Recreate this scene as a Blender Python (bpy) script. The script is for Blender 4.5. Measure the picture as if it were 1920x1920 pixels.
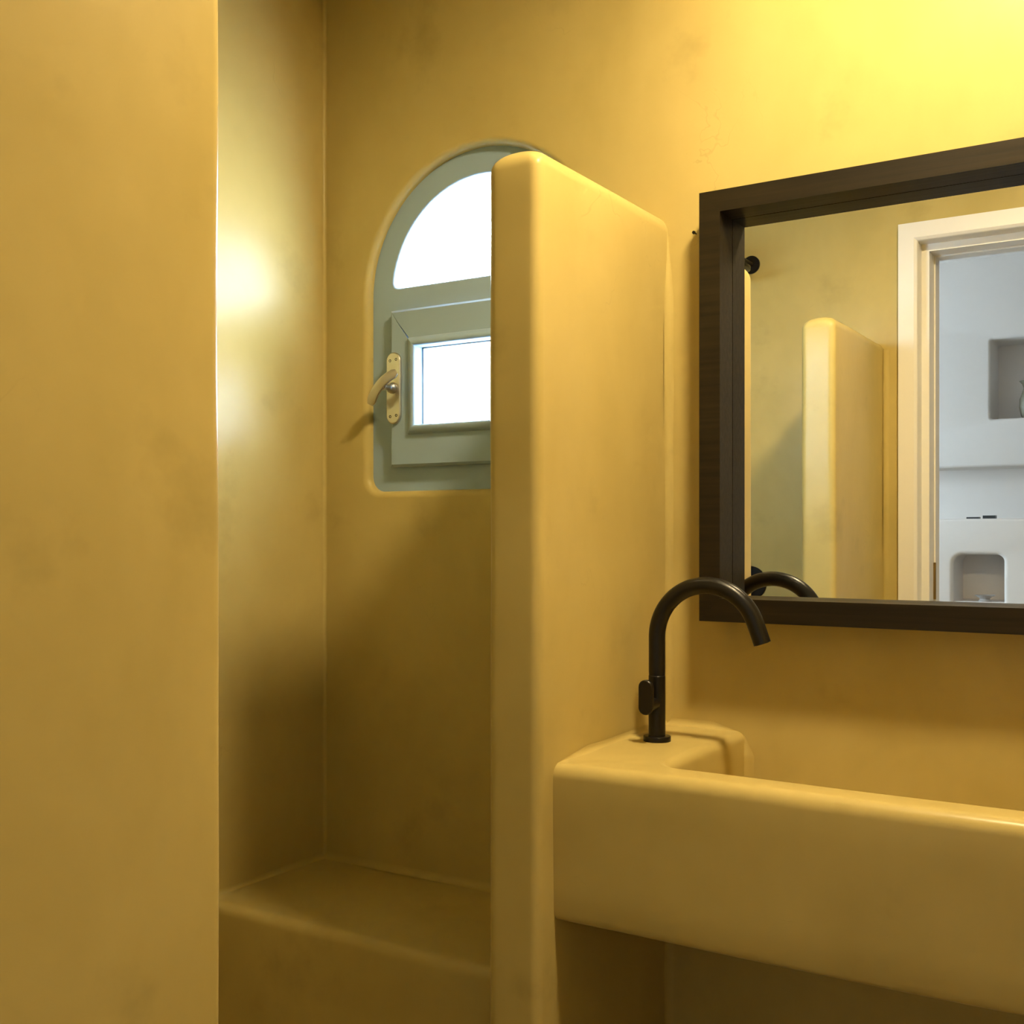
import bpy, bmesh, math
from mathutils import Vector, noise
from math import pi, sin, cos, radians

# ------------------------------------------------------------------ scene, camera, world
for o in list(bpy.data.objects):
    bpy.data.objects.remove(o, do_unlink=True)
S = bpy.context.scene
COL = S.collection

cam_d = bpy.data.cameras.new('camera')
cam_d.sensor_width = 36.0
cam_d.sensor_fit = 'HORIZONTAL'
cam_d.lens = 36.0 * 2095.73 / 1920.0
cam_d.shift_y = 43.06 / 1920.0
cam_d.clip_start = 0.02
cam = bpy.data.objects.new('camera', cam_d)
COL.objects.link(cam)
cam.location = (0.0, 0.0, 1.22)
cam.rotation_euler = (radians(90), 0, radians(32.006))
S.camera = cam

SKY_STRENGTH = 44.0
LAMP_A = 425.0          # ceiling downlight disc emission
LAMP_B = 125.0         # small wall downlight above the mirror
LAMP_COL = (1.0, 0.785, 0.43)

W = bpy.data.worlds.new('sky')
S.world = W
W.use_nodes = True
bg = W.node_tree.nodes['Background']
bg.inputs['Color'].default_value = (0.68, 0.85, 1.0, 1)
bg.inputs['Strength'].default_value = SKY_STRENGTH

def portal(name, loc, rot, sx, sy):
    # sky-sampling guide in a window opening (gives off no light of its own)
    l = bpy.data.lights.new(name, 'AREA'); l.shape = 'RECTANGLE'; l.size = sx; l.size_y = sy
    l.cycles.is_portal = True
    o = bpy.data.objects.new(name, l); COL.objects.link(o); o.location = loc; o.rotation_euler = rot
portal('window_portal', (-1.344, 2.214, 1.69), (radians(-90), 0, 0), 0.62, 0.78)
portal('hall_window_portal', (-2.905, -1.14, 1.615), (0, radians(-90), 0), 0.72, 0.74)

S.cycles.max_bounces = 8
S.cycles.adaptive_threshold = 0.14
S.cycles.adaptive_min_samples = 16

S.view_settings.view_transform = 'Standard'
S.view_settings.look = 'None'
S.view_settings.exposure = 0.12
S.view_settings.gamma = 1.0
S.view_settings.use_curve_mapping = False

# ------------------------------------------------------------------ materials
def new_mat(name):
    m = bpy.data.materials.new(name)
    m.use_nodes = True
    nt = m.node_tree
    return m, nt, nt.nodes['Principled BSDF']

def simple(name, col, rough=0.5, metal=0.0, spec=0.5, bump=0.0, bscale=60.0, vary=0.0):
    m, nt, b = new_mat(name)
    b.inputs['Base Color'].default_value = (*col, 1)
    b.inputs['Roughness'].default_value = rough
    b.inputs['Metallic'].default_value = metal
    b.inputs['Specular IOR Level'].default_value = spec
    geo = nt.nodes.new('ShaderNodeNewGeometry')
    n = nt.nodes.new('ShaderNodeTexNoise')
    n.inputs['Scale'].default_value = bscale
    n.inputs['Detail'].default_value = 4
    nt.links.new(geo.outputs['Position'], n.inputs['Vector'])
    if vary > 0:
        mx = nt.nodes.new('ShaderNodeMix'); mx.data_type = 'RGBA'
        mx.inputs[6].default_value = (*[c * (1 - vary) for c in col], 1)
        mx.inputs[7].default_value = (*[min(1, c * (1 + vary)) for c in col], 1)
        nt.links.new(n.outputs['Fac'], mx.inputs[0])
        nt.links.new(mx.outputs[2], b.inputs['Base Color'])
    if bump > 0:
        bp = nt.nodes.new('ShaderNodeBump')
        bp.inputs['Strength'].default_value = 1.0
        bp.inputs['Distance'].default_value = bump
        nt.links.new(n.outputs['Fac'], bp.inputs['Height'])
        nt.links.new(bp.outputs['Normal'], b.inputs['Normal'])
    return m

def plaster_mat(name, c_lo, c_hi, rough, bump_big, bump_fine):
    m, nt, b = new_mat(name)
    N = nt.nodes.new; L = nt.links.new
    geo = N('ShaderNodeNewGeometry')
    mp = N('ShaderNodeMapping'); mp.inputs['Scale'].default_value = (1.0, 1.0, 0.75)
    L(geo.outputs['Position'], mp.inputs['Vector'])
    n1 = N('ShaderNodeTexNoise'); n1.inputs['Scale'].default_value = 3.2; n1.inputs['Detail'].default_value = 4; n1.inputs['Roughness'].default_value = 0.62; n1.inputs['Distortion'].default_value = 0.25
    L(mp.outputs['Vector'], n1.inputs['Vector'])
    # trowel streaks, long across, short up
    mp2 = N('ShaderNodeMapping'); mp2.inputs['Scale'].default_value = (18, 18, 5); mp2.inputs['Rotation'].default_value = (0.3, 0.2, 0.5)
    L(geo.outputs['Position'], mp2.inputs['Vector'])
    n2 = N('ShaderNodeTexNoise'); n2.inputs['Scale'].default_value = 1.0; n2.inputs['Detail'].default_value = 3; n2.inputs['Distortion'].default_value = 0.3
    L(mp2.outputs['Vector'], n2.inputs['Vector'])
    add = N('ShaderNodeMath'); add.operation = 'MULTIPLY_ADD'; add.inputs[1].default_value = 0.10
    L(n2.outputs['Fac'], add.inputs[0]); L(n1.outputs['Fac'], add.inputs[2])
    cr = N('ShaderNodeValToRGB')
    cr.color_ramp.elements[0].position = 0.36; cr.color_ramp.elements[0].color = (*c_lo, 1)
    cr.color_ramp.elements[1].position = 0.78; cr.color_ramp.elements[1].color = (*c_hi, 1)
    L(add.outputs[0], cr.inputs['Fac'])
    n4 = N('ShaderNodeTexNoise'); n4.inputs['Scale'].default_value = 4.5; n4.inputs['Detail'].default_value = 5; n4.inputs['Roughness'].default_value = 0.6
    L(geo.outputs['Position'], n4.inputs['Vector'])
    st = N('ShaderNodeMapRange'); st.inputs['From Min'].default_value = 0.60; st.inputs['From Max'].default_value = 0.78; st.inputs['To Min'].default_value = 1.0; st.inputs['To Max'].default_value = 0.82
    L(n4.outputs['Fac'], st.inputs['Value'])
    n5 = N('ShaderNodeTexNoise'); n5.inputs['Scale'].default_value = 3.4; n5.inputs['Detail'].default_value = 5; n5.inputs['Distortion'].default_value = 0.6
    mp5 = N('ShaderNodeMapping'); mp5.inputs['Location'].default_value = (4.1, 2.7, 8.3)
    L(geo.outputs['Position'], mp5.inputs['Vector']); L(mp5.outputs['Vector'], n5.inputs['Vector'])
    sub = N('ShaderNodeMath'); sub.operation = 'SUBTRACT'; sub.inputs[1].default_value = 0.5; L(n5.outputs['Fac'], sub.inputs[0])
    ab = N('ShaderNodeMath'); ab.operation = 'ABSOLUTE'; L(sub.outputs[0], ab.inputs[0])
    hl = N('ShaderNodeMapRange'); hl.inputs['From Min'].default_value = 0.0; hl.inputs['From Max'].default_value = 0.0035; hl.inputs['To Min'].default_value = 1.0; hl.inputs['To Max'].default_value = 0.0
    L(ab.outputs[0], hl.inputs['Value'])
    mk = N('ShaderNodeMapRange'); mk.inputs['From Min'].default_value = 0.56; mk.inputs['From Max'].default_value = 0.66; mk.inputs['To Min'].default_value = 0.0; mk.inputs['To Max'].default_value = 0.13
    L(n1.outputs['Fac'], mk.inputs['Value'])
    cm = N('ShaderNodeMath'); cm.operation = 'MULTIPLY'; L(hl.outputs['Result'], cm.inputs[0]); L(mk.outputs['Result'], cm.inputs[1])
    inv = N('ShaderNodeMath'); inv.operation = 'SUBTRACT'; inv.inputs[0].default_value = 1.0; L(cm.outputs[0], inv.inputs[1])
    tot = N('ShaderNodeMath'); tot.operation = 'MULTIPLY'; L(inv.outputs[0], tot.inputs[0]); L(st.outputs['Result'], tot.inputs[1])
    mul = N('ShaderNodeMix'); mul.data_type = 'RGBA'; mul.blend_type = 'MULTIPLY'; mul.inputs[0].default_value = 1.0
    L(cr.outputs['Color'], mul.inputs[6]); L(tot.outputs[0], mul.inputs[7])
    L(mul.outputs[2], b.inputs['Base Color'])
    mr = N('ShaderNodeMapRange'); mr.inputs['To Min'].default_value = rough - 0.015; mr.inputs['To Max'].default_value = rough + 0.015
    L(n2.outputs['Fac'], mr.inputs['Value']); L(mr.outputs['Result'], b.inputs['Roughness'])
    b.inputs['Specular IOR Level'].default_value = 0.2
    n3 = N('ShaderNodeTexNoise'); n3.inputs['Scale'].default_value = 5.5; n3.inputs['Detail'].default_value = 1
    L(geo.outputs['Position'], n3.inputs['Vector'])
    b1 = N('ShaderNodeBump'); b1.inputs['Strength'].default_value = 1; b1.inputs['Distance'].default_value = bump_big
    L(n3.outputs['Fac'], b1.inputs['Height'])
    L(b1.outputs['Normal'], b.inputs['Normal'])
    return m

M = {}
M['plaster'] = plaster_mat('polished_plaster', (0.450, 0.350, 0.120), (0.530, 0.418, 0.156), 0.305, 0.0022, 0.0)
M['white'] = simple('white_limewash', (0.83, 0.775, 0.725), 0.75, bump=0.0008, bscale=25, vary=0.015)
M['white_paint'] = simple('white_gloss_paint', (0.78, 0.76, 0.73), 0.38)
M['floor'] = plaster_mat('cement_floor', (0.20, 0.165, 0.095), (0.26, 0.215, 0.125), 0.4, 0.003, 0.0006)
M['frame_grey'] = simple('grey_green_window_paint', (0.30, 0.41, 0.54), 0.36)
M['black_metal'] = simple('matt_black_metal', (0.006, 0.0052, 0.0045), 0.32, 0.0, 0.32)
M['nickel'] = simple('satin_nickel', (0.62, 0.60, 0.57), 0.3, 1.0)
M['dark_hole'] = simple('dark_steel', (0.03, 0.025, 0.02), 0.5, 0.5)
M['brass'] = simple('aged_brass', (0.33, 0.22, 0.08), 0.4, 1.0)
M['seal'] = simple('grey_glazing_seal', (0.22, 0.26, 0.29), 0.5)
M['celadon'] = simple('grey_green_ceramic', (0.30, 0.28, 0.20), 0.5, bump=0.002, bscale=70, vary=0.15)
M['bowl'] = simple('pale_grey_ceramic', (0.45, 0.42, 0.40), 0.4, vary=0.1)
M['charcoal'] = simple('charcoal_plastic', (0.03, 0.035, 0.038), 0.5)
M['ledge'] = simple('exterior_white_wall', (0.82, 0.83, 0.84), 0.9)

def wood_mat():
    m, nt, b = new_mat('dark_stained_wood')
    N = nt.nodes.new; L = nt.links.new
    tc = N('ShaderNodeTexCoord')
    mp = N('ShaderNodeMapping'); mp.inputs['Scale'].default_value = (2.0, 60, 60)
    L(tc.outputs['Object'], mp.inputs['Vector'])
    n = N('ShaderNodeTexNoise'); n.inputs['Scale'].default_value = 1.5; n.inputs['Detail'].default_value = 6
    L(mp.outputs['Vector'], n.inputs['Vector'])
    cr = N('ShaderNodeValToRGB')
    cr.color_ramp.elements[0].position = 0.3; cr.color_ramp.elements[0].color = (0.009, 0.006, 0.0025, 1)
    cr.color_ramp.elements[1].position = 0.75; cr.color_ramp.elements[1].color = (0.024, 0.017, 0.007, 1)
    L(n.outputs['Fac'], cr.inputs['Fac']); L(cr.outputs['Color'], b.inputs['Base Color'])
    b.inputs['Roughness'].default_value = 0.5
    b.inputs['Specular IOR Level'].default_value = 0.2
    bp = N('ShaderNodeBump'); bp.inputs['Distance'].default_value = 0.0004
    L(n.outputs['Fac'], bp.inputs['Height']); L(bp.outputs['Normal'], b.inputs['Normal'])
    return m
M['wood'] = wood_mat()

def mirror_mat():
    m, nt, b = new_mat('silvered_glass')
    b.inputs['Base Color'].default_value = (0.90, 0.92, 0.91, 1)
    b.inputs['Metallic'].default_value = 1.0
    b.inputs['Roughness'].default_value = 0.0
    return m
M['mirror'] = mirror_mat()

def glass_mat():
    m = bpy.data.materials.new('clear_window_glass'); m.use_nodes = True
    nt = m.node_tree; nt.nodes.clear()
    out = nt.nodes.new('ShaderNodeOutputMaterial')
    tr = nt.nodes.new('ShaderNodeBsdfTransparent'); tr.inputs['Color'].default_value = (0.97, 0.98, 0.98, 1)
    gl = nt.nodes.new('ShaderNodeBsdfGlossy'); gl.inputs['Roughness'].default_value = 0.0
    fr = nt.nodes.new('ShaderNodeFresnel'); fr.inputs['IOR'].default_value = 1.5
    # same reflectance on both faces of a thin pane
    ge = nt.nodes.new('ShaderNodeNewGeometry'); io = nt.nodes.new('ShaderNodeMath'); io.operation = 'MULTIPLY_ADD'
    io.inputs[1].default_value = 1 / 1.5 - 1.5; io.inputs[2].default_value = 1.5
    nt.links.new(ge.outputs['Backfacing'], io.inputs[0]); nt.links.new(io.outputs[0], fr.inputs['IOR'])
    mx = nt.nodes.new('ShaderNodeMixShader')
    nt.links.new(fr.outputs['Fac'], mx.inputs['Fac'])
    nt.links.new(tr.outputs[0], mx.inputs[1]); nt.links.new(gl.outputs[0], mx.inputs[2])
    nt.links.new(mx.outputs[0], out.inputs['Surface'])
    return m
M['glass'] = glass_mat()

def lamp_mat(name, strength):
    m, nt, b = new_mat(name)
    b.inputs['Base Color'].default_value = (0.8, 0.8, 0.8, 1)
    b.inputs['Emission Color'].default_value = (*LAMP_COL, 1)
    b.inputs['Emission Strength'].default_value = strength
    return m
M['lampA'] = lamp_mat('warm_lamp_diffuser', LAMP_A)
M['lampB'] = lamp_mat('warm_spot_lens', LAMP_B)

# ------------------------------------------------------------------ mesh helpers
def tag(o, label, cat, group=None, kind=None):
    o['label'] = label; o['category'] = cat
    if group: o['group'] = group
    if kind: o['kind'] = kind
    return o

def empty(name, loc, label, cat, kind=None, group=None):
    o = bpy.data.objects.new(name, None)
    o.empty_display_size = 0.05
    COL.objects.link(o); o.location = loc
    return tag(o, label, cat, group, kind)

def obj(name, bm, mats, parent=None, smooth=True, angle=38, bevel=0.0):
    """link a bmesh (world coordinates) as one object; origin moved to its box's base centre"""
    if bevel > 0:
        bmesh.ops.bevel(bm, geom=[e for e in bm.edges if len(e.link_faces) == 2 and e.calc_face_angle(0) > 0.6],
                        offset=bevel, segments=2, profile=0.5, affect='EDGES', clamp_overlap=True)
    bmesh.ops.recalc_face_normals(bm, faces=bm.faces)
    vs = [v.co for v in bm.verts]
    lo = Vector([min(v[i] for v in vs) for i in range(3)]); hi = Vector([max(v[i] for v in vs) for i in range(3)])
    c = Vector(((lo.x + hi.x) / 2, (lo.y + hi.y) / 2, lo.z))
    bmesh.ops.translate(bm, verts=bm.verts, vec=-c)
    me = bpy.data.meshes.new(name); bm.to_mesh(me); bm.free()
    for m in (mats if isinstance(mats, (list, tuple)) else [mats]):
        me.materials.append(M[m])
    if smooth:
        me.shade_smooth(); me.set_sharp_from_angle(angle=radians(angle))
    o = bpy.data.objects.new(name, me); COL.objects.link(o)
    if parent:
        o.parent = parent
        p = parent; off = Vector((0, 0, 0))
        while p:
            off += p.location; p = p.parent
        o.location = c - off
    else:
        o.location = c
    return o

def box(bm, x0, x1, y0, y1, z0, z1, mi=0):
    vs = [bm.verts.new((x, y, z)) for z in (z0, z1) for y in (y0, y1) for x in (x0, x1)]
    fs = []
    for q in ((0, 1, 3, 2), (4, 6, 7, 5), (0, 4, 5, 1), (2, 3, 7, 6), (0, 2, 6, 4), (1, 5, 7, 3)):
        f = bm.faces.new([vs[i] for i in q]); f.material_index = mi; fs.append(f)
    return fs

def bxo(name, dims, mat, parent=None, bevel=0.0):
    bm = bmesh.new(); box(bm, *dims)
    return obj(name, bm, mat, parent, bevel=bevel)

def bridge(bm, a, b, closed=True, mi=0):
    n = len(a)
    for i in range(n if closed else n - 1):
        j = (i + 1) % n
        f = bm.faces.new((a[i], a[j], b[j], b[i])); f.material_index = mi

def ring(bm, pts):
    return [bm.verts.new(p) for p in pts]

def lathe(bm, prof, centre, axis='Z', n=32):
    """prof: (radius, height) pairs along the axis; closed at both ends"""
    c = Vector(centre); rows = []
    for r, h in prof:
        row = []
        for k in range(n):
            t = 2 * pi * k / n
            p = (r * cos(t), r * sin(t), h)
            if axis == 'Y': p = (p[0], h, p[1])
            elif axis == 'X': p = (h, p[0], p[1])
            row.append(bm.verts.new(c + Vector(p)))
        rows.append(row)
    for a, b in zip(rows, rows[1:]): bridge(bm, a, b)
    bm.faces.new(rows[0]); bm.faces.new(rows[-1])

def tube(bm, path, r, n=24, caps=True):
    path = [Vector(p) for p in path]; rows = []
    up = Vector((0, 1, 0))
    for i, p in enumerate(path):
        d = (path[min(i + 1, len(path) - 1)] - path[max(i - 1, 0)]).normalized()
        s = d.cross(up)
        if s.length < 1e-4: s = d.cross(Vector((1, 0, 0)))
        s.normalize(); t = s.cross(d)
        rr = r[i] if isinstance(r, (list, tuple)) else r
        rows.append([bm.verts.new(p + s * rr * cos(2 * pi * k / n) + t * rr * sin(2 * pi * k / n)) for k in range(n)])
    for a, b in zip(rows, rows[1:]): bridge(bm, a, b)
    if caps:
        bm.faces.new(rows[0]); bm.faces.new(rows[-1])

def round_poly(pts, rads, n=8):
    """polygon (x,z) with each corner cut by a curve of the given reach (0 keeps it)"""
    out = []
    m = len(pts)
    for i, (p, r) in enumerate(zip(pts, rads)):
        p = Vector(p)
        if r <= 0: out.append(p); continue
        a = Vector(pts[i - 1]); b = Vector(pts[(i + 1) % m])
        pa = p + (a - p).normalized() * min(r, (a - p).length * 0.49)
        pb = p + (b - p).normalized() * min(r, (b - p).length * 0.49)
        # circular-ish rational curve
        for k in range(n + 1):
            t = k / n; w = 0.7071
            den = (1 - t) ** 2 + 2 * w * t * (1 - t) + t * t
            out.append((pa * (1 - t) ** 2 + p * (2 * w * t * (1 - t)) + pb * t * t) / den)
    return [Vector((q[0], q[1])) for q in out]

def loop_offset(pts, d):
    """offset an (x,z) loop outward by d"""
    n = len(pts)
    area = sum(pts[i][0] * pts[(i + 1) % n][1] - pts[(i + 1) % n][0] * pts[i][1] for i in range(n))
    s = 1 if area > 0 else -1
    out = []
    for i in range(n):
        a, p, b = pts[i - 1], pts[i], pts[(i + 1) % n]
        e1 = (p - a); e2 = (b - p)
        if e1.length < 1e-9: e1 = e2
        if e2.length < 1e-9: e2 = e1
        n1 = Vector((e1[1], -e1[0])).normalized(); n2 = Vector((e2[1], -e2[0])).normalized()
        nn = (n1 + n2).normalized()
        k = 1.0 / max(0.5, nn.dot(n1))
        out.append(p + nn * d * k * s)
    return out

def arch_loop(cx, z0, zs, R, rb, n=48):
    pts = [(cx - R, z0), (cx + R, z0)]
    arc = [(cx + R * cos(pi * k / n), zs + R * sin(pi * k / n)) for k in range(n + 1)]
    return round_poly(pts + arc, [rb, rb] + [0] * len(arc))

def rect_loop(x0, x1, z0, z1, r):
    r = r if isinstance(r, (list, tuple)) else [r] * 4
    return round_poly([(x0, z0), (x1, z0), (x1, z1), (x0, z1)], r)

def flat_fill(bm, rings, mi=0):
    edges = []
    for rg in rings:
        for i in range(len(rg)):
            e = bm.edges.get((rg[i], rg[(i + 1) % len(rg)])) or bm.edges.new((rg[i], rg[(i + 1) % len(rg)]))
            edges.append(e)
    r = bmesh.ops.triangle_fill(bm, use_beauty=True, use_dissolve=False, edges=edges)
    for g in r['geom']:
        if isinstance(g, bmesh.types.BMFace): g.material_index = mi

def hole_into(bm, loop, y0, ydir, fr, depth, back=True, mi=0, bulge=6):
    """opening in a plane y=y0 running in direction ydir with a rounded lip of radius fr; returns the lip ring on the plane"""
    prev = None; first = None
    prof = [(fr * (1 - sin(pi / 2 * k / bulge)), fr * (1 - cos(pi / 2 * k / bulge))) for k in range(bulge + 1)] if fr > 0 else [(0, 0)]
    prof = prof + [(0, depth)]
    for off, dy in prof:
        lp = loop_offset(loop, off) if off > 1e-6 else loop
        rg = ring(bm, [(p[0], y0 + ydir * dy, p[1]) for p in lp])
        if prev: bridge(bm, prev, rg, mi=mi)
        else: first = rg
        prev = rg
    if back:
        f = bm.faces.new(prev); f.material_index = mi
    return first, prev

def rrect(x0, x1, y0, y1, rc, z, ns=24, nc=6):
    """rounded rectangle ring in plan with a fixed point count"""
    rc = max(rc, 1e-4)
    P = []
    cs = [(x1 - rc, y0 + rc, -pi / 2), (x1 - rc, y1 - rc, 0), (x0 + rc, y1 - rc, pi / 2), (x0 + rc, y0 + rc, pi)]
    for i, (cx, cy, a0) in enumerate(cs):
        arc = [(cx + rc * cos(a0 + pi / 2 * k / nc), cy + rc * sin(a0 + pi / 2 * k / nc)) for k in range(nc + 1)]
        P += arc
        nx = cs[(i + 1) % 4]; a1 = nx[2]
        q = (nx[0] + rc * cos(a1), nx[1] + rc * sin(a1))
        for k in range(1, ns):
            P.append((arc[-1][0] + (q[0] - arc[-1][0]) * k / ns, arc[-1][1] + (q[1] - arc[-1][1]) * k / ns))
    return [(x, y, z) for x, y in P]

def wobble(bm, amp, sc=4.0, seed=0.0, verts=None):
    for v in (verts or bm.verts):
        p = v.co * sc + Vector((seed, seed * 1.7, seed * 0.3))
        v.co += Vector((noise.noise(p), noise.noise(p + Vector((11, 0, 0))), noise.noise(p + Vector((0, 17, 0))))) * amp

def cove(bm, p0, p1, n1, n2, r, n=6, seg=40, lift=0.0006, t0=0, t1=0):
    """concave plaster fillet along p0-p1 in the corner whose two faces look along n1 and n2"""
    p0, p1, n1, n2 = Vector(p0), Vector(p1), Vector(n1), Vector(n2)
    rows = []
    for s in range(seg + 1):
        b = p0.lerp(p1, s / seg)
        rr = r * (1 + 0.22 * noise.noise(b * 9))
        if s < t0: rr *= 0.06 + 0.94 * s / t0
        if s > seg - t1: rr *= 0.06 + 0.94 * (seg - s) / t1
        row = []
        for k in range(n + 1):
            t = pi / 2 * k / n
            row.append(bm.verts.new(b + n1 * (rr * (1 - cos(t)) + lift) + n2 * (rr * (1 - sin(t)) + lift)))
        rows.append(row)
    for a, c in zip(rows, rows[1:]): bridge(bm, a, c, closed=False)

# ------------------------------------------------------------------ measured layout (metres)
XL = -1.7708      # shower's left wall
XN = -0.8952      # right faces of nib wall and partition
T = 0.0984        # their thickness
YW = 2.0          # back wall
YD = 0.292        # door wall, bathroom side
YO = 0.11         # door wall, hall side
XR = 0.45         # bathroom's right wall
ZC = 2.62         # ceiling
ZT = 1.841        # top of nib wall and partition
HX0, HX1, HY0 = -2.7, 2.2, -2.0    # hall

# ------------------------------------------------------------------ structure
bm = bmesh.new(); box(bm, HX0 - .2, HX1 + .2, HY0 - .5, 2.3, -0.12, 0.0)
tag(obj('floor', bm, 'floor'), 'smooth pale cement floor below the washbasin', 'floor', kind='structure')
bm = bmesh.new(); box(bm, HX0 - .2, HX1 + .2, HY0 - .5, 2.3, ZC, ZC + .12)
tag(obj('ceiling', bm, 'plaster'), 'plain plaster ceiling over the bathroom', 'ceiling', kind='structure')

# back wall with the arched opening
WX, WR, WZ0, WZS = -1.344, 0.297, 1.3195, 1.763
bm = bmesh.new()
op = arch_loop(WX, WZ0, WZS, WR, 0.035)
lip, _ = hole_into(bm, op, YW, 1, 0.016, 0.055, back=False)
outer = ring(bm, [(XL - .1, YW, -.05), (XR + .1, YW, -.05), (XR + .1, YW, ZC + .05), (XL - .1, YW, ZC + .05)])
flat_fill(bm, [outer, lip])
ex = arch_loop(WX, WZ0 + .008, WZS, WR - .007, 0.02)
lip2, _ = hole_into(bm, ex, 2.21, -1, 0.0, 0.135, back=False, mi=1)
outer2 = ring(bm, [(XL - .1, 2.21, -.05), (XR + .1, 2.21, -.05), (XR + .1, 2.21, ZC + .05), (XL - .1, 2.21, ZC + .05)])
flat_fill(bm, [outer2, lip2], mi=1)
bridge(bm, outer, outer2)
# plaster fillets in the corners
cove(bm, (XL, YW, 0), (XL, YW, ZC), (1, 0, 0), (0, -1, 0), 0.008)
wall_back = tag(obj('wall_back', bm, ['plaster', 'ledge'], angle=50), 'ochre polished plaster back wall holding the arched window and mirror', 'wall', kind='structure')

bm = bmesh.new(); box(bm, XL - .15, XL, YO, 2.25, -.05, ZC + .05)
tag(obj('wall_left', bm, 'plaster'), 'polished plaster shower wall left of the arched window', 'wall', kind='structure')
bm = bmesh.new(); box(bm, XR, XR + .15, YO, 2.25, -.05, ZC + .05)
tag(obj('wall_right', bm, 'plaster'), 'plaster side wall at the far end of the washbasin', 'wall', kind='structure')

# door wall
DX0, DX1, DZ = -0.80, 0.14, 2.17
bm = bmesh.new()
for a, b, c, d in ((HX0 - .1, DX0, -.05, ZC + .05), (DX1, HX1 + .1, -.05, ZC + .05), (DX0, DX1, DZ, ZC + .05)):
    for f in box(bm, a, b, YO, YD, c, d):
        f.normal_update()
for f in bm.faces:
    f.normal_update()
    if f.calc_center_median().y < YO + .01: f.material_index = 1
tag(obj('wall_front', bm, ['plaster', 'white']), 'plaster wall around the doorway, seen in the mirror', 'wall', kind='structure')

# rounded free-standing slabs
def slab(name, x0, x1, y0, y1, zt, rv, rt, label, seed, coves=()):
    bm = bmesh.new(); rows = []
    nz = 44
    for k in range(nz + 1):
        rows.append(ring(bm, rrect(x0, x1, y0, y1, rv, -.02 + (zt - rt + .02) * k / nz, ns=10)))
    nr = 9
    for k in range(1, nr + 1):
        t = pi / 2 * k / nr
        i = rt * (1 - cos(t))
        rc = min(rv + 0.35 * i, (x1 - x0) / 2 - i - .001)
        rows.append(ring(bm, rrect(x0 + i, x1 - i, y0 + i, y1 - i, rc, zt - rt + rt * sin(t), ns=10)))
    for a, b in zip(rows, rows[1:]): bridge(bm, a, b)
    bm.faces.new(rows[-1]); bm.faces.new(rows[0])
    wobble(bm, 0.0022, 3.5, seed)
    for c in coves: cove(bm, *c)
    return tag(obj(name, bm, 'plaster', angle=60), label, 'wall', kind='structure')

slab('wall_nib', XN - T, XN, 1.513, YW + .06, ZT, 0.017, 0.034,
     'low rounded nib wall between the arched window and the washbasin', 3.1,
     [((XN, YW, 0), (XN, YW, ZT - .024), (1, 0, 0), (0, -1, 0), 0.014, 6, 40, 0.0, 0, 3),
      ((XN - T, YW, 0), (XN - T, YW, ZT - .024), (-1, 0, 0), (0, -1, 0), 0.012, 6, 40, 0.0, 0, 3)])
slab('wall_partition', XN - T, XN, YD - .06, 0.852, ZT, 0.017, 0.034,
     'rounded partition wall in the left foreground beside the shower', 8.4,
     [((XN, YD, 0), (XN, YD, ZT - .02), (1, 0, 0), (0, 1, 0), 0.016)])

# hall seen through the doorway in the mirror
HY = HY0
bm = bmesh.new()
n1 = rect_loop(-0.932, -0.52, 1.798, 2.196, 0.012)
n2 = rect_loop(HX0 + .45, 0.9, 1.302, 1.560, [0.015, 0.015, 0.03, 0.03])
n3 = rect_loop(-1.108, -0.870, 0.884, 1.121, [0.004, 0.004, 0.034, 0.05])
lips = [hole_into(bm, n1, HY, -1, 0.014, 0.25)[0], hole_into(bm, n2, HY, -1, 0.014, 0.24)[0], hole_into(bm, n3, HY, -1, 0.022, 0.27)[0]]
outer = ring(bm, [(HX0 - .05, HY, -.05), (HX1 + .05, HY, -.05), (HX1 + .05, HY, ZC + .05), (HX0 - .05, HY, ZC + .05)])
flat_fill(bm, [outer] + lips)
obk = ring(bm, [(v.co.x, HY - .34, v.co.z) for v in outer]); bridge(bm, outer, obk); bm.faces.new(obk)
tag(obj('wall_niche', bm, 'white', angle=50), 'white hall wall with recessed niches, seen through the doorway in the mirror', 'wall', kind='structure')
# hall side walls; the one on the left has the hall's window opening
WY0, WY1, WZA, WZB = -1.49, -0.79, 1.28, 1.95
bm = bmesh.new()
box(bm, HX0 - .2, HX0, HY - .34, WY0, -.05, ZC + .05); box(bm, HX0 - .2, HX0, WY1, YD, -.05, ZC + .05)
box(bm, HX0 - .2, HX0, WY0, WY1, -.05, WZA); box(bm, HX0 - .2, HX0, WY0, WY1, WZB, ZC + .05)
tag(obj('wall_hall_window', bm, 'white'), 'white hall side wall with a plain window', 'wall', kind='structure')
bm = bmesh.new(); box(bm, HX1, HX1 + .2, HY - .34, YD, -.05, ZC + .05)
tag(obj('wall_hall_far', bm, 'white'), 'white hall side wall opposite the plain window', 'wall', kind='structure')
bm = bmesh.new(); box(bm, HX0, HX1, HY, YO, ZC - .012, ZC - .001)
tag(obj('ceiling_hall', bm, 'white'), 'white hall ceiling', 'ceiling', kind='structure')
w2 = empty('window_2', (HX0 - .1, (WY0 + WY1) / 2, WZA), 'plain white framed hall window', 'window', kind='structure')
for dims in ((HX0 - .13, HX0 - .07, WY0, WY1, WZA, WZA + .04), (HX0 - .13, HX0 - .07, WY0, WY1, WZB - .04, WZB),
             (HX0 - .13, HX0 - .07, WY0, WY0 + .04, WZA + .04, WZB - .04), (HX0 - .13, HX0 - .07, WY1 - .04, WY1, WZA + .04, WZB - .04)):
    bxo('frame_rail', dims, 'white_paint', w2, bevel=.003)
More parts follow.
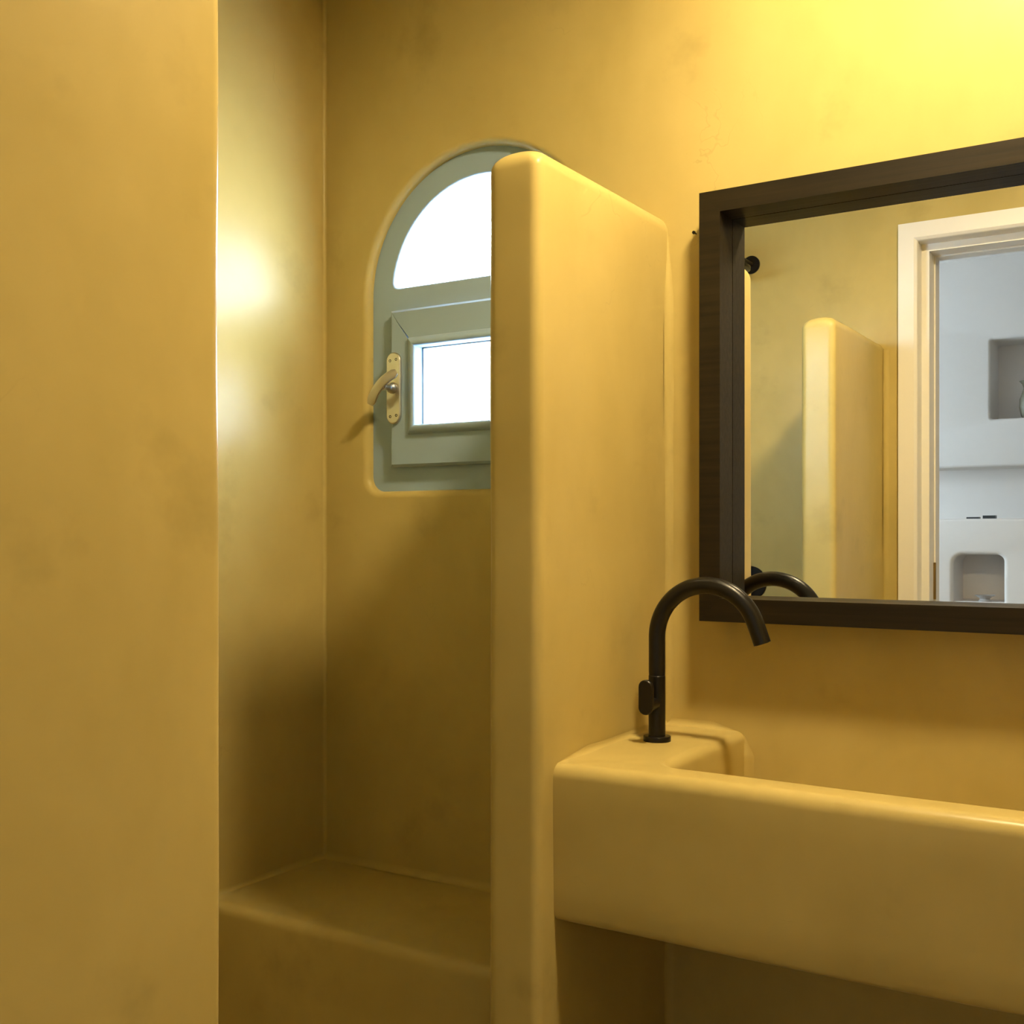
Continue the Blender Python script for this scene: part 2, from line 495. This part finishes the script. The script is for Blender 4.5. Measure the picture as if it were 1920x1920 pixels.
bxo('pane', (HX0 - .103, HX0 - .097, WY0 + .035, WY1 - .035, WZA + .035, WZB - .035), 'glass', w2)

# ------------------------------------------------------------------ door frame (door_1)
d1 = empty('door_1', (DX0, YD, 0), 'white painted door frame reflected in the mirror', 'door', kind='structure')
prof = [(-0.848, YD - .002), (-0.848, .308), (-0.800, .308), (-0.792, .301), (-0.790, .296), (-0.790, .240), (-0.7665, .240), (-0.7665, .166), (-0.762, .166), (-0.762, YO - .004), (-0.810, YO - .004), (-0.810, YD - .002)]
def jamb(mirror):
    bm = bmesh.new(); cx = (-0.762 + 0.10) / 2
    lo = []; hi = []
    for x, y in prof:
        k = (-0.762 - x)           # outward distance from the clear opening
        X = x if not mirror else 2 * cx - x
        lo.append(bm.verts.new((X, y, 0))); hi.append(bm.verts.new((X, y, 2.127 + k)))
    bridge(bm, lo, hi); bm.faces.new(lo); bm.faces.new(hi)
    return bm
obj('jamb', jamb(False), 'white_paint', d1, angle=20)
obj('jamb', jamb(True), 'white_paint', d1, angle=20)
bm = bmesh.new(); a = []; b = []
for x, y in prof:
    k = -0.762 - x
    a.append(bm.verts.new((-0.762 - k, y, 2.127 + k))); b.append(bm.verts.new((0.10 + k, y, 2.127 + k)))
bridge(bm, a, b); bm.faces.new(a); bm.faces.new(b)
obj('door_head', bm, 'white_paint', d1, angle=20)
bm = bmesh.new()
lathe(bm, [(.0055, 1.01), (.0055, 1.13)], (-0.7645, .172, 0), 'Z', 12)
obj('hinge', bm, 'brass', d1)

# ------------------------------------------------------------------ arched window
w1 = empty('window_1', (WX, 2.06, WZ0), 'grey green arched window with a half round pane over a small sash', 'window', kind='structure')
YF = 2.021
bm = bmesh.new()
of = arch_loop(WX, WZ0 - .012, WZS, WR + .012, 0.03)
RP = 0.241; zb = 1.782
a0 = math.asin((zb - WZS) / RP); nA = 48
rc = 0.020; da = rc / RP
arcp = [Vector((WX + RP * cos(t), WZS + RP * sin(t))) for t in [a0 + da + (pi - 2 * a0 - 2 * da) * k / nA for k in range(nA + 1)]]
cR = Vector((WX + RP * cos(a0), zb)); cL = Vector((WX - RP * cos(a0), zb))
def curve(p, c, q, n=8): return [p * (1 - t) ** 2 + c * 2 * t * (1 - t) + q * t * t for t in [k / n for k in range(1, n)]]
bl = cL + Vector((rc, 0)); br = cR - Vector((rc, 0))
half = [br] + curve(br, cR, arcp[0]) + arcp + curve(arcp[-1], cL, bl) + [bl]
low = rect_loop(WX - .20, WX + .20, 1.42, 1.69, 0.004)
fr1, bk1 = hole_into(bm, half, YF, 1, 0.005, 0.052, back=False)
fr2, bk2 = hole_into(bm, low, YF, 1, 0.0, 0.052, back=False)
o1 = ring(bm, [(p[0], YF, p[1]) for p in of]); o2 = ring(bm, [(p[0], YF + .052, p[1]) for p in of])
flat_fill(bm, [o1, fr1, fr2]); flat_fill(bm, [o2, bk1, bk2]); bridge(bm, o1, o2)
obj('outer_frame', bm, 'frame_grey', w1, angle=30)
bm = bmesh.new()
gp = loop_offset(half, .004)
g1 = ring(bm, [(p[0], YF + .030, p[1]) for p in gp]); g2 = ring(bm, [(p[0], YF + .034, p[1]) for p in gp])
bridge(bm, g1, g2); bm.faces.new(g1); bm.faces.new(g2)
obj('half_round_pane', bm, 'glass', w1, smooth=False)
# opening sash
SX0, SX1, SZ0, SZ1, SY = -1.5765, WX * 2 + 1.5765, 1.3735, 1.7275, 2.000
BX0, BX1, BZ0, BZ1 = -1.5225, WX * 2 + 1.5225, 1.4447, 1.6620
sash = bpy.data.objects.new('sash', None); sash.empty_display_size = .03; COL.objects.link(sash)
sash.parent = w1; sash.location = (0, SY - 2.06, SZ0 - WZ0)
def sash_rail(p, q, inn, wid, adj):
    """one mitred rail of the sash, chamfered along its outer front edge"""
    p = Vector(p); q = Vector(q); d = (q - p).normalized(); inn = Vector(inn); c = .0055
    bm = bmesh.new(); A = []; B = []
    for w, h in ((0, -.085), (0, -c), (c, 0), (wid * .5, 0), (wid + .004, 0), (wid + .004, -.085)):
        a = w if w <= c else w * adj / wid
        A.append(bm.verts.new((p.x + inn.x * w + d.x * a, SY - h, p.y + inn.y * w + d.y * a)))
        B.append(bm.verts.new((q.x + inn.x * w - d.x * a, SY - h, q.y + inn.y * w - d.y * a)))
    bridge(bm, A, B); bm.faces.new(A); bm.faces.new(B)
    return bm
sc = [(SX0, SZ0), (SX1, SZ0), (SX1, SZ1), (SX0, SZ1)]
ws = [BZ0 - SZ0, SX1 - BX1, SZ1 - BZ1, BX0 - SX0]
for k, inn in enumerate(((0, 1), (-1, 0), (0, -1), (1, 0))):
    obj('sash_rail', sash_rail(sc[k], sc[(k + 1) % 4], inn, ws[k], ws[(k + 1) % 4]), 'frame_grey', sash, angle=20)
# glazing bead: four mitred quarter-round mouldings
bw, bp_ = 0.021, 0.011
bprof = [(0, 0)] + [(bw * .75 * (1 - cos(t)), bp_ * sin(t)) for t in [pi / 2 * k / 6 for k in range(1, 7)]] + [(bw * .9, bp_ * .85), (bw, bp_ * .45), (bw, -.022)]
def bead(p, q, inn):
    bm = bmesh.new(); A = []; B = []
    p = Vector(p); q = Vector(q); d = (q - p).normalized(); inn = Vector(inn)
    for w, h in bprof:
        A.append(bm.verts.new((p.x + inn.x * w + d.x * w, SY - h, p.y + inn.y * w + d.y * w)))
        B.append(bm.verts.new((q.x + inn.x * w - d.x * w, SY - h, q.y + inn.y * w - d.y * w)))
    bridge(bm, A, B, closed=False)
    return bm
cs = [(BX0, BZ0), (BX1, BZ0), (BX1, BZ1), (BX0, BZ1)]
for k, inn in enumerate(((0, 1), (-1, 0), (0, -1), (1, 0))):
    obj('glazing_bead', bead(cs[k], cs[(k + 1) % 4], inn), 'frame_grey', sash, angle=40)
gx0, gx1, gz0, gz1 = BX0 + bw, BX1 - bw, BZ0 + bw, BZ1 - bw
bxo('sash_pane', (gx0 - .003, gx1 + .003, SY + .018, SY + .022, gz0 - .003, gz1 + .003), 'glass', sash)
bxo('sash_pane', (gx0 - .003, gx1 + .003, SY + .036, SY + .040, gz0 - .003, gz1 + .003), 'glass', sash)
for dims in ((gx0 - .003, gx0 + .004, SY + .022, SY + .036, gz0, gz1), (gx1 - .004, gx1 + .003, SY + .022, SY + .036, gz0, gz1),
             (gx0, gx1, SY + .022, SY + .036, gz1 - .003, gz1 + .003), (gx0, gx1, SY + .022, SY + .036, gz0 - .003, gz0 + .002)):
    bxo('spacer_bar', dims, 'seal', sash)
# handle: long plate, boss and a curved lever
hx, hz = -1.5620, 1.5510
bm = bmesh.new()
pl = round_poly([(hx - .0195, hz - .0805), (hx + .0195, hz - .0805), (hx + .0195, hz + .0805), (hx - .0195, hz + .0805)], [.0195] * 4, n=10)
a1 = ring(bm, [(p[0], SY + .001, p[1]) for p in pl]); a2 = ring(bm, [(p[0], SY - .005, p[1]) for p in pl]); a3 = ring(bm, [(p[0], SY - .0068, p[1]) for p in loop_offset(pl, -.002)])
bridge(bm, a1, a2); bridge(bm, a2, a3); bm.faces.new(a3); bm.faces.new(a1)
plate = obj('handle_plate', bm, 'nickel', w1, angle=30)
bm = bmesh.new()
lathe(bm, [(.013, -.006), (.013, -.013), (.011, -.017), (.0075, -.021), (.0068, -.028), (.0078, -.038), (.010, -.046)], (hx, SY, hz), 'Y', 24)
obj('handle_boss', bm, 'nickel', plate)
bm = bmesh.new()
rows = []
LN = 26
for k in range(LN + 1):
    s = k / LN
    # bowed flat blade standing off the plate, from upper right down to lower left
    c = Vector((hx + .034 - .074 * s, SY - .037 - .013 * sin(pi * s), hz + .030 - .044 * s - .023 * s * s))
    tg = Vector((-.074, -.013 * pi * cos(pi * s), -.044 - .046 * s)).normalized()
    fw = Vector((0.45, -.89, .05)); fw = (fw - tg * fw.dot(tg)).normalized()
    nd = tg.cross(fw).normalized()
    wd = .0105; th = .0036
    if s < .08: wd *= .6 + .4 * s / .08
    if s > .92: wd *= .65 + .35 * (1 - s) / .08
    row = []
    for j in range(16):
        t = 2 * pi * j / 16
        cx_, sx_ = cos(t), sin(t)
        row.append(bm.verts.new(c + nd * wd * math.copysign(abs(cx_) ** .3, cx_) + fw * th * math.copysign(abs(sx_) ** .3, sx_)))
    rows.append(row)
for a, b in zip(rows, rows[1:]): bridge(bm, a, b)
bm.faces.new(rows[0]); bm.faces.new(rows[-1])
obj('handle_lever', bm, 'nickel', plate, angle=32)
for dx, dz in ((-.0085, .062), (.0085, .064), (-.008, -.064), (.009, -.062)):
    bm = bmesh.new(); lathe(bm, [(.0034, -.0066), (.0032, -.0072), (.0022, -.0072), (.0012, -.0064)], (hx + dx, SY, hz + dz), 'Y', 12)
    obj('screw', bm, 'dark_hole', plate)

# ------------------------------------------------------------------ shower bench
ZB, YB = 0.461, 1.631
bm = bmesh.new(); rows = []
prof = [(YB, -.02), (YB, .1), (YB, .2), (YB, .3), (YB, .38)] + [(YB + .022 * (1 - cos(pi / 2 * k / 7)), ZB - .022 + .022 * sin(pi / 2 * k / 7)) for k in range(8)] + [(YB + .08, ZB), (YB + .16, ZB), (YB + .25, ZB), (YB + .33, ZB), (YW + .03, ZB)]
nx = 40
for k in range(nx + 1):
    x = XL - .02 + (XN - T + .02 - XL + .02) * k / nx
    rows.append(ring(bm, [(x, y, z) for y, z in prof]))
for a, b in zip(rows, rows[1:]): bridge(bm, a, b, closed=False)
wobble(bm, 0.0030, 4.0, 5.0)
cove(bm, (XL, YW, ZB), (XN - T, YW, ZB), (0, -1, 0), (0, 0, 1), 0.014)
cove(bm, (XL, YB, ZB), (XL, YW, ZB), (1, 0, 0), (0, 0, 1), 0.012)
tag(obj('shower_bench', bm, 'plaster', angle=60), 'built-in plaster shower bench below the arched window', 'bench')

# ------------------------------------------------------------------ washbasin
ZS = 0.853
bm = bmesh.new(); rows = []
O = (XN - .06, XR + .06, 1.557, YW + .07); I = (-0.738, 0.22, 1.638, YW + .05)
def rr(base, inset, rc, z): return ring(bm, rrect(base[0] + inset, base[1] - inset, base[2] + inset, base[3] - inset, rc, z, ns=44))
rows.append(rr(O, .03, .01, .600)); rows.append(rr(O, .016, .01, .600))
for k in range(1, 6):
    t = pi / 2 * k / 5; rows.append(rr(O, .016 * (1 - sin(t)), .01, .600 + .016 * (1 - cos(t))))
for z in (.66, .70, .75, .79): rows.append(rr(O, 0, .01, z))
ro = .022
for k in range(0, 8):
    t = pi / 2 * k / 7; rows.append(rr(O, ro * (1 - cos(t)), .012, ZS - ro + ro * sin(t)))
ri = .018
for k in range(0, 8):
    t = pi / 2 * k / 7; rows.append(rr(I, -ri * (1 - sin(t)), .03 + ri * (1 - sin(t)), ZS - ri * (1 - cos(t))))
rf = .03
for z in (.80, .76): rows.append(rr(I, .002, .03, z))
for k in range(0, 7):
    t = pi / 2 * k / 6; rows.append(rr(I, .004 + rf * (1 - cos(t)), .03, .70 + rf - rf * sin(t)))
for a, b in zip(rows, rows[1:]): bridge(bm, a, b)
bm.faces.new(rows[0]); bm.faces.new(rows[-1])
wobble(bm, 0.0030, 3.2, 1.3)
cove(bm, (XN, 1.572, ZS - .002), (XN, YW, ZS - .001), (1, 0, 0), (0, 0, 1), 0.013, t0=10)
cove(bm, (XN, YW, ZS - .001), (-.748, YW, ZS - .003), (0, -1, 0), (0, 0, 1), 0.014, t1=14)
cove(bm, (-.739, YW, .70), (-.739, YW, ZS - .008), (1, 0, 0), (0, -1, 0), 0.018, t1=10)
basin = tag(obj('washbasin', bm, 'plaster', angle=60), 'long built-in ochre plaster washbasin trough under the mirror', 'washbasin')

# ------------------------------------------------------------------ tap
fx, fy, fz = -0.8354, 1.8236, ZS
tap = empty('basin_tap', (fx, fy, fz), 'matt black gooseneck tap on the washbasin ledge', 'tap')
bm = bmesh.new(); lathe(bm, [(.0235, -.002), (.0245, .001), (.0245, .009), (.0238, .010), (.017, .0105)], (fx, fy, fz), n=40)
obj('base_ring', bm, 'black_metal', tap)
bm = bmesh.new(); lathe(bm, [(.0150, .009), (.0150, .1165), (.0144, .1172)], (fx, fy, fz), n=40)
obj('body', bm, 'black_metal', tap)
R = 0.0935; zc = 1.039; sweep = radians(160)
path = [(fx, fy, fz + .1178), (fx, fy, fz + .125), (fx, fy, fz + .15), (fx, fy, zc - .01)]
for k in range(41):
    t = sweep * k / 40
    path.append((fx + R - R * cos(t), fy, zc + R * sin(t)))
ex_, ez_ = path[-1][0], path[-1][2]
dx, dz = sin(pi - sweep), -cos(pi - sweep)
for l in (.012, .025, .037): path.append((ex_ + dx * l, fy, ez_ + dz * l))
bm = bmesh.new(); tube(bm, path, [.0145, .0148] + [.0148] * (len(path) - 2), n=32)
spout = obj('spout', bm, 'black_metal', tap, angle=50)
bm = bmesh.new()
e = Vector(path[-1]); d = Vector((dx, 0, dz)); s = Vector((0, 1, 0)); u = d.cross(s)
rg = [[bm.verts.new(e + d * h + s * r * cos(2 * pi * k / 24) + u * r * sin(2 * pi * k / 24)) for k in range(24)] for r, h in ((.0115, -.004), (.0115, .0006))]
bridge(bm, *rg); bm.faces.new(rg[1]); bm.faces.new(rg[0])
obj('aerator', bm, 'dark_hole', spout)
bm = bmesh.new(); lathe(bm, [(.0105, .004), (.0105, -.010), (.0112, -.0104), (.0112, -.044)], (fx, fy, fz + .068), 'Y', 28)
hub = obj('handle_hub', bm, 'black_metal', tap)
bm = bmesh.new()
cp = round_poly([(fx - .0133, fz + .053), (fx + .0133, fz + .053), (fx + .0133, fz + .114), (fx - .0133, fz + .114)], [.0133] * 4, n=10)
y1, y2 = fy - .042, fy - .050
r1 = ring(bm, [(p[0], y1, p[1]) for p in cp]); r2 = ring(bm, [(p[0], y2 + .0015, p[1]) for p in cp]); r3 = ring(bm, [(p[0], y2, p[1]) for p in loop_offset(cp, -.0015)])
bridge(bm, r1, r2); bridge(bm, r2, r3); bm.faces.new(r1); bm.faces.new(r3)
obj('handle_paddle', bm, 'black_metal', hub)

# ------------------------------------------------------------------ mirror
YM, YG = 1.9338, 1.9980
MX0, MX1, MZ0, MZ1 = -0.8010, 0.08, 1.0613, 1.8512
ix0, ix1, iz0, iz1 = -0.7608, 0.0398, 1.1036, 1.8118
mir = empty('wall_mirror', ((MX0 + MX1) / 2, YW, MZ0), 'wide mirror in a deep dark wooden box frame', 'mirror')
def mitred(o, i, ya, yb, k):
    (ox0, ox1, oz0, oz1), (jx0, jx1, jz0, jz1) = o, i
    oc = [(ox0, oz0), (ox1, oz0), (ox1, oz1), (ox0, oz1)]; ic = [(jx0, jz0), (jx1, jz0), (jx1, jz1), (jx0, jz1)]
    q = [oc[k], oc[(k + 1) % 4], ic[(k + 1) % 4], ic[k]]
    bm = bmesh.new()
    a = ring(bm, [(x, ya, z) for x, z in q]); b = ring(bm, [(x, yb, z) for x, z in q])
    bridge(bm, a, b); bm.faces.new(a); bm.faces.new(b)
    return bm
for k in range(4):
    obj('frame_rail', mitred((MX0, MX1, MZ0, MZ1), (ix0, ix1, iz0, iz1), YM, YG - .0012, k), 'wood', mir, bevel=.0012)
bxo('mirror_glass', (MX0 + .004, MX1 - .004, YG, YG + .0015, MZ0 + .004, MZ1 - .004), 'mirror', mir)

# screw left beside the mirror
bm = bmesh.new(); lathe(bm, [(.0012, .012), (.0012, -.010), (.0034, -.0105), (.0030, -.0135), (.0010, -.0138)], (-0.8345, YW, 1.796), 'Y', 14)
tag(obj('wall_screw', bm, 'dark_hole'), 'small dark screw in the wall beside the upper mirror corner', 'screw')

# ------------------------------------------------------------------ shower fittings (seen in the mirror)
sx, sz = -1.342, 2.150
sh = empty('wall_shower', (sx, YD, sz), 'black round flange and shower arm on the wall, seen in the mirror', 'shower')
bm = bmesh.new(); lathe(bm, [(.031, -.004), (.031, .006), (.029, .008), (.012, .0085)], (sx, YD, sz), 'Y', 36)
obj('flange', bm, 'black_metal', sh)
bm = bmesh.new(); tube(bm, [(sx, YD, sz), (sx, YD + .1, sz), (sx, YD + .22, sz), (sx, YD + .27, sz - .004), (sx, YD + .295, sz - .02), (sx, YD + .30, sz - .05)], .0095, 20)
obj('arm', bm, 'black_metal', sh, angle=60)
bm = bmesh.new(); lathe(bm, [(.012, -.05), (.016, -.062), (.09, -.068), (.1, -.072), (.1, -.080), (.097, -.082)], (sx, YD + .30, sz), n=40)
obj('shower_head', bm, 'black_metal', sh)
mx_, mz_ = -1.345, 1.055
mv = empty('shower_mixer', (mx_, YD, mz_), 'black round shower mixer low on the wall, seen in the mirror behind the tap', 'shower mixer')
bm = bmesh.new(); lathe(bm, [(.058, -.003), (.058, .006), (.056, .008), (.03, .0085)], (mx_, YD, mz_), 'Y', 40)
obj('cover_plate', bm, 'black_metal', mv)
bm = bmesh.new(); lathe(bm, [(.024, .006), (.024, .045), (.022, .047)], (mx_, YD, mz_), 'Y', 30)
obj('knob', bm, 'black_metal', mv)
bxo('lever', (mx_ - .005, mx_ + .005, YD + .03, YD + .04, mz_ + .01, mz_ + .075), 'black_metal', mv, bevel=.002)

# ------------------------------------------------------------------ hall objects (seen in the mirror)
bm = bmesh.new(); lathe(bm, [(.030, 0), (.031, .006), (.022, .012), (.024, .016), (.046, .030), (.0495, .033), (.047, .0335), (.030, .022), (.006, .020)], (-0.965, HY - .05, .8842), n=40)
tag(obj('footed_bowl', bm, 'bowl'), 'small pale footed bowl in the lower niche, seen in the mirror', 'bowl')
bm = bmesh.new(); lathe(bm, [(.040, 0), (.048, .02), (.056, .06), (.054, .10), (.042, .135), (.036, .155), (.042, .175), (.056, .190), (.053, .190), (.038, .174), (.030, .155), (.01, .15)], (-0.757, HY - .10, 1.7985), n=40)
tag(obj('ceramic_vase', bm, 'celadon'), 'grey green ceramic vase in the upper niche, at the right edge of the mirror view', 'vase')
bm = bmesh.new(); box(bm, -1.049, -.990, HY - .075, HY - .025, 1.3022, 1.3105)
tag(obj('flat_box', bm, 'charcoal', bevel=.002), 'thin flat black box on the white recessed shelf, left of the thicker one', 'box')
bm = bmesh.new(); box(bm, -.972, -.914, HY - .075, HY - .025, 1.3022, 1.3180)
tag(obj('small_box', bm, 'charcoal', bevel=.002), 'thicker black box on the white recessed shelf, right of the thin one', 'box')

# ------------------------------------------------------------------ lamps
ax, ay = -0.34, 1.39
la = empty('ceiling_downlight', (ax, ay, ZC), 'round warm ceiling downlight above the washbasin', 'lamp')
bm = bmesh.new(); lathe(bm, [(.094, 0), (.105, 0), (.105, -.085), (.096, -.085), (.094, -.080), (.094, -.075)], (ax, ay, ZC), n=40)
obj('housing', bm, 'black_metal', la)
bm = bmesh.new(); lathe(bm, [(.092, -.0738), (.092, -.080)], (ax, ay, ZC), n=40)
obj('diffuser', bm, 'lampA', la)
bx_, by_, bz_ = -0.63, 1.82, 2.43
lb = empty('wall_downlight', (bx_, by_, bz_), 'small cylindrical warm wall downlight above the mirror', 'lamp')
bm = bmesh.new(); lathe(bm, [(.034, .004), (.038, 0), (.038, .11), (.034, .114)], (bx_, by_, bz_), n=36)
obj('housing', bm, 'black_metal', lb)
bm = bmesh.new(); lathe(bm, [(.033, .003), (.033, -.0005)], (bx_, by_, bz_), n=36)
obj('lens', bm, 'lampB', lb)
bxo('bracket', (bx_ - .015, bx_ + .015, by_ + .036, YW + .002, bz_ + .04, bz_ + .08), 'black_metal', lb, bevel=.002)
